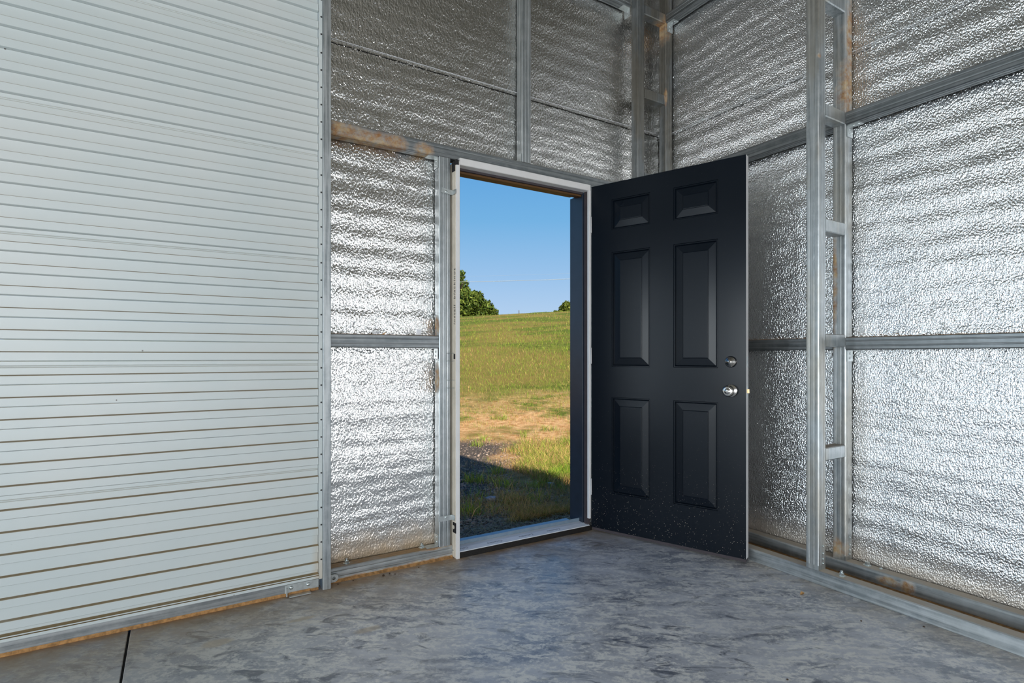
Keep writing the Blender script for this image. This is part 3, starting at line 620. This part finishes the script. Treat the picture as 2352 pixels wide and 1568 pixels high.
# ============================================================ outdoors
def qd(x, y): return .84*y+.54*x
def pd(x, y): return .84*x-.54*y
def zg(x, y):
    """height of the meadow"""
    x = np.asarray(x, float); y = np.asarray(y, float); q = .84*y+.54*x; p = .84*x-.54*y
    z = -.055-.07*np.clip((y-.9)/2.1, 0, 1)
    r = np.clip(q-4.5, 0, None); ramp = .104*(np.sqrt(r*r+4)-2)
    over = np.clip(q-52, 0, None); ramp = ramp-.104*np.where(over < 8, over*over/16, over-4)
    z = z+ramp*1.15+.058*(p-3)*np.clip(q/62, 0, 1.2)
    z = z+.03*np.sin(x*1.3+np.sin(y*.9))*np.sin(y*1.1)*np.clip((q-4)/8, 0, 1)
    return np.where(y < .1, -.16, z)
gx = np.unique(np.concatenate([np.linspace(-60, -8, 27), np.linspace(-8, 0, 17), np.linspace(0, 8, 65), np.linspace(8, 40, 65), np.linspace(40, 110, 36)]))
gy = np.unique(np.concatenate([np.linspace(-60, -2, 15), np.array([.09, .1199]), np.linspace(.12, 8, 65), np.linspace(8, 50, 75), np.linspace(50, 110, 31)]))
GX, GY = np.meshgrid(gx, gy); GZ = zg(GX, GY)
co_ = np.stack([GX, GY, GZ], -1).reshape(-1, 3); w = len(gx)
fc = [(i*w+j, i*w+j+1, (i+1)*w+j+1, (i+1)*w+j) for i in range(len(gy)-1) for j in range(w-1)]
me = bpy.data.meshes.new('ground'); me.from_pydata(co_.tolist(), [], fc); me.materials.append(M['ground']); me.polygons.foreach_set('use_smooth', [True]*len(fc)); me.update()
gr = bpy.data.objects.new('ground', me); COL.objects.link(gr); tag(gr, 'meadow rising to a low crest beyond the open door', 'ground', kind='structure')
def vnoise(x, y, s, seed):
    r = np.random.default_rng(seed); G = r.random((64, 64)); fx, fy = x*s, y*s
    ix, iy = np.floor(fx).astype(int), np.floor(fy).astype(int); tx, ty = fx-ix, fy-iy; tx = tx*tx*(3-2*tx); ty = ty*ty*(3-2*ty)
    g = lambda a, b_: G[a % 64, b_ % 64]
    return (g(ix, iy)*(1-tx)+g(ix+1, iy)*tx)*(1-ty)+(g(ix, iy+1)*(1-tx)+g(ix+1, iy+1)*tx)*ty
def color_mesh(name, V, F, C, mat, nper):
    """V (n,3), F (m,k), C per vertex"""
    me = bpy.data.meshes.new(name); k = F.shape[1]
    me.vertices.add(len(V)); me.vertices.foreach_set('co', V.astype(np.float32).ravel()); me.loops.add(F.size); me.loops.foreach_set('vertex_index', F.astype(np.int32).ravel())
    me.polygons.add(len(F)); me.polygons.foreach_set('loop_start', np.arange(0, F.size, k, dtype=np.int32)); me.polygons.foreach_set('loop_total', np.full(len(F), k, np.int32))
    a = me.color_attributes.new('Col', 'FLOAT_COLOR', 'POINT'); a.data.foreach_set('color', np.concatenate([C, np.ones((len(C), 1))], 1).astype(np.float32).ravel())
    me.update(calc_edges=True); me.materials.append(mat); o = bpy.data.objects.new(name, me); COL.objects.link(o); return o
def sample_view(n, ymin, ymax, power):
    """points beyond the wall in the wedge the doorway can show, denser near"""
    u = rng.random(n); y = (ymin**(1-power)+u*(ymax**(1-power)-ymin**(1-power)))**(1/(1-power))
    D = y+2.594; x = D*rng.uniform(.16, 1.15, n); return x, y
def blades(name, x, y, hh, ww, col, lean=.5):
    n = len(x); z = zg(x, y)-.005; th = rng.uniform(0, 2*np.pi, n); lx, ly = rng.normal(0, lean, n)*hh, rng.normal(0, lean, n)*hh
    dx, dy = np.cos(th)*ww/2, np.sin(th)*ww/2
    V = np.empty((n, 5, 3))
    V[:, 0] = np.stack([x-dx, y-dy, z], 1); V[:, 1] = np.stack([x+dx, y+dy, z], 1)
    V[:, 2] = np.stack([x+dx*.7+lx*.35, y+dy*.7+ly*.35, z+hh*.6], 1); V[:, 3] = np.stack([x-dx*.7+lx*.35, y-dy*.7+ly*.35, z+hh*.6], 1)
    V[:, 4] = np.stack([x+lx, y+ly, z+hh*.95], 1)
    b_ = np.arange(n)*5; F = np.concatenate([np.stack([b_, b_+1, b_+2], 1), np.stack([b_, b_+2, b_+3], 1), np.stack([b_+3, b_+2, b_+4], 1)])
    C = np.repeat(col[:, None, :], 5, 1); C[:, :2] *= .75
    return color_mesh(name, V.reshape(-1, 3), F, C.reshape(-1, 3), M['blade'], 5)
def grass_col(x, y, dryness):
    n = len(x); g = np.array([.10, .22, .018]); yg = np.array([.31, .39, .040]); st = np.array([.58, .38, .15])
    t = rng.random(n)[:, None]; a = g*(1-t)+yg*t; s_ = (rng.random(n) < dryness)[:, None]; c = np.where(s_, st*rng.uniform(.6, 1.25, (n, 1)), a); return c*rng.uniform(.7, 1.3, (n, 1))
# meadow blades
x, y = sample_view(330000, .45, 45, 1.6); q = qd(x, y); p_ = pd(x, y)
cover = vnoise(x, y, 1.5, 1)*.55+vnoise(x, y, 4.1, 2)*.45
near = np.clip((10.0-q)/3, 0, 1)
wob = (vnoise(x, y, 2.2, 3)-.5)*.5
band = np.clip((x+wob*.4-2.80)/.1, 0, 1)*np.clip((p_+wob-1.22)/.2, 0, 1)*np.clip((y-1.0)/.4, 0, 1)*np.clip((q-2.2)/.4, 0, 1)*np.clip((5.6-q)/.6, 0, 1)
gravel_zone = np.clip((1.3-p_-wob)/.2, 0, 1)*np.clip((5.4-q)/.3, 0, 1)
strip = np.exp(-((q-5.72+wob*.6)/.40)**2)*np.clip((1.6-p_)/.3, 0, 1)
bare = np.exp(-(((x-4.75)/.55)**2+((y-4.25)/.30)**2))+np.exp(-(((x-4.2)/.35)**2+((y-3.75)/.16)**2))
k_ = np.where(near > 0, np.clip(.62+(cover-.5)*3.4, .15, 1)*near+(1-near), 1.0)
k_ = np.maximum(k_*(1-gravel_zone)*(1-.92*strip)*(1-.9*np.clip(bare, 0, 1)), band)
k_ = np.maximum(k_, gravel_zone*np.clip((vnoise(x, y, 1.9, 4)-.50)*1.0, .0, .2))
keep = rng.random(len(x)) < k_
x, y, q, cover, near, band, p_ = (v[keep] for v in (x, y, q, cover, near, band, p_))
big = vnoise(x, y, .12, 5)
dry = np.clip(.09+near*np.clip(.55-(cover-.5)*2.8, .05, .8)-band*.42+(big-.5)*.35, .03, .9)
dry = np.where(((x < 2.85) | (y < 1.3)) & (q < 5), .8, dry)
sc_ = np.clip(q/9, .62, 4.5)
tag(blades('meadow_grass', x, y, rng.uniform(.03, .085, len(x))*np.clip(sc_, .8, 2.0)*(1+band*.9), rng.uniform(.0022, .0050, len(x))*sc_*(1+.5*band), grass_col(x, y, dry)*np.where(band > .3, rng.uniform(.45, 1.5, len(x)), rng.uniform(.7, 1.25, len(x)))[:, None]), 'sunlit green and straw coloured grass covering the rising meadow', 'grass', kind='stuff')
# tufts close to the building
tuft = [(2.66, 2.0), (2.70, 2.08), (2.336, .843), (2.257, 1.858), (2.31, 1.78), (2.704, 1.041), (2.62, 1.25), (2.40, 1.45), (2.85, 1.5), (4.7, 4.16), (4.78, 4.10), (4.49, 5.3), (4.6, 5.2), (3.6, 4.05), (3.35, 3.75), (2.0, 1.2), (1.75, .8), (1.5, 1.7), (2.9, 3.9), (1.2, 2.1), (4.2, 3.95)]
X_, Y_, H_ = [], [], []
for (tx, ty) in tuft:
    k = int(rng.integers(40, 95)); X_.append(rng.normal(tx, .05, k)); Y_.append(rng.normal(ty, .05, k)); H_.append(rng.uniform(.04, .13, k))
X_, Y_, H_ = map(np.concatenate, (X_, Y_, H_))
tag(blades('grass_tufts', X_, Y_, H_, rng.uniform(.003, .006, len(X_)), grass_col(X_, Y_, .18), .6), 'green tufts growing through the gravel beside the doorway', 'grass', kind='stuff')
# straw lying on the gravel
n_ = 9000; x, y = sample_view(n_, .25, 3.4, 1.1); th = rng.uniform(0, np.pi, n_); ln = rng.uniform(.03, .13, n_); z = zg(x, y)+rng.uniform(.006, .022, n_)
dx, dy = np.cos(th)*ln/2, np.sin(th)*ln/2; nx, ny = -np.sin(th)*.0011, np.cos(th)*.0011; bz = rng.uniform(-.008, .012, n_); mx, my = rng.normal(0, .008, (2, n_))
V = np.stack([np.stack([x-dx-nx, y-dy-ny, z], 1), np.stack([x-dx+nx, y-dy+ny, z], 1), np.stack([x+mx+nx, y+my+ny, z+bz+.004], 1), np.stack([x+mx-nx, y+my-ny, z+bz+.004], 1), np.stack([x+dx+nx, y+dy+ny, z+bz], 1), np.stack([x+dx-nx, y+dy-ny, z+bz], 1)], 1)
b_ = np.arange(n_)*6; F = np.concatenate([np.stack([b_, b_+1, b_+2, b_+3], 1), np.stack([b_+3, b_+2, b_+4, b_+5], 1)])
C = np.repeat((np.array([.42, .33, .16])*rng.uniform(.4, 1.2, (n_, 1)))[:, None], 6, 1).reshape(-1, 3)
tag(color_mesh('dead_straw', V.reshape(-1, 3), F, C, M['blade'], 6), 'dead straw stems strewn over the shaded gravel', 'straw', kind='stuff')
# gravel
def ico():
    bm = bmesh.new(); bmesh.ops.create_icosphere(bm, subdivisions=1, radius=1); v = np.array([a.co[:] for a in bm.verts]); bm.verts.ensure_lookup_table(); f = np.array([[q.index for q in a.verts] for a in bm.faces]); bm.free(); return v, f
IV, IF = ico()
n_ = 30000; x, y = sample_view(n_*2, .17, 4.6, 1.2); k = rng.random(len(x)) < np.clip(1.25-np.abs(vnoise(x, y, 1.3, 9)-.45)*1.2-1.2*np.clip((qd(x, y)-5.1)/.4, 0, 1)-1.1*np.clip((pd(x, y)-1.15)/.25, 0, 1)*np.clip((qd(x, y)-2.3)/.3, 0, 1), .0, 1); x, y = x[k][:n_], y[k][:n_]; n_ = len(x)
r = rng.gamma(3.0, .0018, n_)+.0025; z = zg(x, y)+r*.12
V = IV[None]*(r[:, None]*rng.uniform(.5, 1.4, (n_, 3)))[:, None, :]*np.array([1, 1, .55])*rng.uniform(.8, 1.2, (n_, 12, 1)); th = rng.uniform(0, 6.28, n_)
ct, st_ = np.cos(th)[:, None], np.sin(th)[:, None]; V = np.stack([V[..., 0]*ct-V[..., 1]*st_, V[..., 0]*st_+V[..., 1]*ct, V[..., 2]], -1)+np.stack([x, y, z], 1)[:, None]
F = (IF[None]+(np.arange(n_)*12)[:, None, None]).reshape(-1, 3)
C = np.repeat((np.array([.32, .25, .21])*rng.uniform(.12, 1.5, (n_, 1))+rng.uniform(0, .03, (n_, 1))*np.array([1, .6, .2]))[:, None], 12, 1).reshape(-1, 3)
tag(color_mesh('gravel', V.reshape(-1, 3), F, C, M['pebble'], 12), 'loose grey gravel outside the threshold', 'gravel', kind='stuff')
for i, (x, y, r, lb) in enumerate(((2.04, 1.05, .045, 'flat grey stone among the gravel behind a small tuft'), (1.62, .84, .028, 'rounded grey stone in the gravel near the sill'), (2.75, 1.25, .035, 'pale stone at the shadow line beside the gravel'))):
    o = crumb('field_stone', (x, y), r, M['stone'], 50+i); o.location.z = float(zg(x, y))-.008; tag(o, lb, 'stone')
# trees beyond the crest
def tree(name, x, y, lumps, trunk, label, seed, nleaf=5200, size=.21, tint=(1, 1, 1)):
    r = np.random.default_rng(seed); z0 = float(zg(x, y)); t = thing(name, label, 'tree', (x, y, z0-.3))
    P = []; wts = np.array([l[3]**2 for l in lumps]); wts = wts/wts.sum()
    for (lx, ly, lz, lr), wt in zip(lumps, wts):
        k = int(nleaf*wt); d = r.normal(size=(k, 3)); d /= np.linalg.norm(d, axis=1)[:, None]; rad = lr*(.55+.45*r.random(k)**.5)*(1+.18*np.sin(d[:, 0]*7+seed)*np.sin(d[:, 2]*9))
        P.append(np.array([lx, ly, lz])+d*rad[:, None]*np.array([1, 1, .9]))
    P = np.concatenate(P); P = P[P[:, 2] > .1]; k = len(P); n1 = r.normal(size=(k, 3)); n1 /= np.linalg.norm(n1, axis=1)[:, None]; n2 = np.cross(n1, r.normal(size=(k, 3))); n2 /= np.linalg.norm(n2, axis=1)[:, None]
    s_ = r.uniform(.6, 1.3, (k, 1))*size; V = np.stack([P-n1*s_, P+n2*s_*.5, P+n1*s_, P-n2*s_*.5], 1); b_ = np.arange(k)*4
    V[:, 2, 2] += .05; F = np.stack([b_, b_+1, b_+2, b_+3], 1); tt = r.random((k, 1)); c = (np.array([.040, .085, .014])*(1-tt)+np.array([.15, .19, .03])*tt)*np.array(tint)*r.uniform(.6, 1.3, (k, 1))
    o = color_mesh('foliage', V.reshape(-1, 3)+np.array([0, 0, .3]), F, np.repeat(c[:, None], 4, 1).reshape(-1, 3), M['leaves'], 4); o.parent = t; o['kind'] = 'stuff'
    bm = bmesh.new(); lathe(bm, [(trunk*.14, 0), (trunk*.09, trunk*.5), (trunk*.05, trunk), (0, trunk)], (x, y, z0-.3), (0, 0, 1), (1, 0, 0), 10)
    for k in range(5):
        a = k*1.3+seed; lathe(bm, [(trunk*.05, 0), (trunk*.015, trunk*.45), (0, trunk*.45)], (x, y, z0-.3+trunk*(.45+.08*k)), (math.cos(a), math.sin(a), .8), (0, 0, 1), 6)
    obj('trunk', bm, M['wood'], t)
def at(px, d):    # point at depth d along the view of image column px
    a = (px-1176)/1259; s_, c_ = math.sin(YAW), math.cos(YAW); return d*(s_+c_*a), -2.594+d*(c_-s_*a)
x, y = at(1092, 72); tree('broadleaf_tree', x, y, [(0, 0, 1.8, 1.8), (-.9, 0, 2.9, 1.5), (.1, 0, 3.4, 1.0), (1.2, 0, 1.9, 1.4), (-1.8, .5, 1.6, 1.8), (2.3, 0, 1.3, 1.05), (3.0, 0, .8, .7)], 3.6, 'round dark green tree on the crest, its outline sloping down to the meadow', 11, 9000)
x, y = at(1050, 74); tree('broadleaf_tree', x, y, [(0, 0, 3.4, 1.9), (-.6, 0, 5.4, 1.5), (.35, 0, 6.9, .8), (.9, 0, 5.6, .8), (1.2, 0, 4.6, .9), (-1.8, 0, 3.4, 2.2), (0, 0, 1.5, 2.3)], 5.6, 'taller green tree with a ragged top, half hidden by the white jamb', 12, 9000)
x, y = at(925, 76); tree('broadleaf_tree', x, y, [(0, 0, 3.6, 2.6), (.3, 0, 6.4, 2.1), (1.8, 0, 2.6, 2.2), (-1.8, 0, 2.6, 2.4)], 6.5, 'tall broad tree on the crest hidden behind the door wall', 13, 7000)
x, y = at(1300, 82); tree('crest_bush', x, y, [(0, 0, 1.9, 1.0), (.2, 0, 2.5, .75), (-1.0, 0, 1.3, .6), (.8, 0, 1.8, .8), (0, 0, .9, .9)], 1.6, 'yellow green bush on the crest with smaller shrubs at its side', 14, 3600, .17, (1.3, 1.15, 1))
x, y = at(1328, 84); tree('crest_bush', x, y, [(0, 0, 2.0, 1.1), (.3, 0, 2.8, .9), (1.4, 0, 2.2, 1.2), (0, 0, .9, .9)], 2.0, 'darker bush on the crest beside the dark door jamb', 15, 3600, .17)
x, y = at(1274, 82); tree('crest_shrub', x, y, [(0, 0, 1.0, .5), (.15, 0, 1.65, .3), (0, 0, .5, .4)], .8, 'small pointed shrub alone on the crest', 16, 700, .12)
x, y = at(1400, 86); tree('broadleaf_tree', x, y, [(0, 0, 2.2, 2.4), (2.4, 0, 2.0, 2.2), (.8, 0, 3.8, 1.6)], 4.0, 'green tree on the crest hidden behind the open door', 17, 5000)
x, y = at(1192, 60); bm = bmesh.new(); lathe(bm, [(.035, 0), (.035, .95), (.02, 1.0), (0, 1.0)], (x, y, float(zg(x, y))-.55), (0, 0, 1), (1, 0, 0), 8); tag(obj('marker_post', bm, M['wood']), 'thin dark marker post standing alone on the crest', 'post')
# power lines on two poles outside the picture
def wire(name, za, zb, label, r, d=66):
    a, b_ = at(700, d), at(1900, d); P0, P1 = Vector((*a, za)), Vector((*b_, zb)); bm = bmesh.new(); prev = None; K = 40
    for k in range(K+1):
        t_ = k/K; p = P0.lerp(P1, t_); p.z -= .9*4*t_*(1-t_); ring = [bm.verts.new(p+Vector((0, math.cos(w_)*r, math.sin(w_)*r))) for w_ in (2*math.pi*i/6 for i in range(6))]
        if prev:
            for i in range(6): bm.faces.new((prev[i], prev[(i+1) % 6], ring[(i+1) % 6], ring[i]))
        prev = ring
    return tag(obj(name, bm, M['wire']), label, 'cable', None)
def z_at(px, py, d): return 1.044+d*(818-py)/1259
wire('power_cable', z_at(700, 657, 66)+.55, z_at(1900, 612, 66)+.60, 'bright cable crossing the sky above the meadow, lower of two', .032)
wire('power_cable', z_at(700, 645, 66)+.6, z_at(1900, 600, 66)+.62, 'faint thin cable crossing the sky above the brighter one', .007)
for px, lb in ((700, 'wooden pole carrying the cables, far to one side'), (1900, 'wooden pole carrying the cables, beyond the side wall')):
    x, y = at(px, 66); bm = bmesh.new(); z0 = float(zg(x, y))-.3; lathe(bm, [(.16, 0), (.11, 15-z0), (0, 15-z0)], (x, y, z0), (0, 0, 1), (1, 0, 0), 10); tag(obj('utility_pole', bm, M['wood']), lb, 'pole')
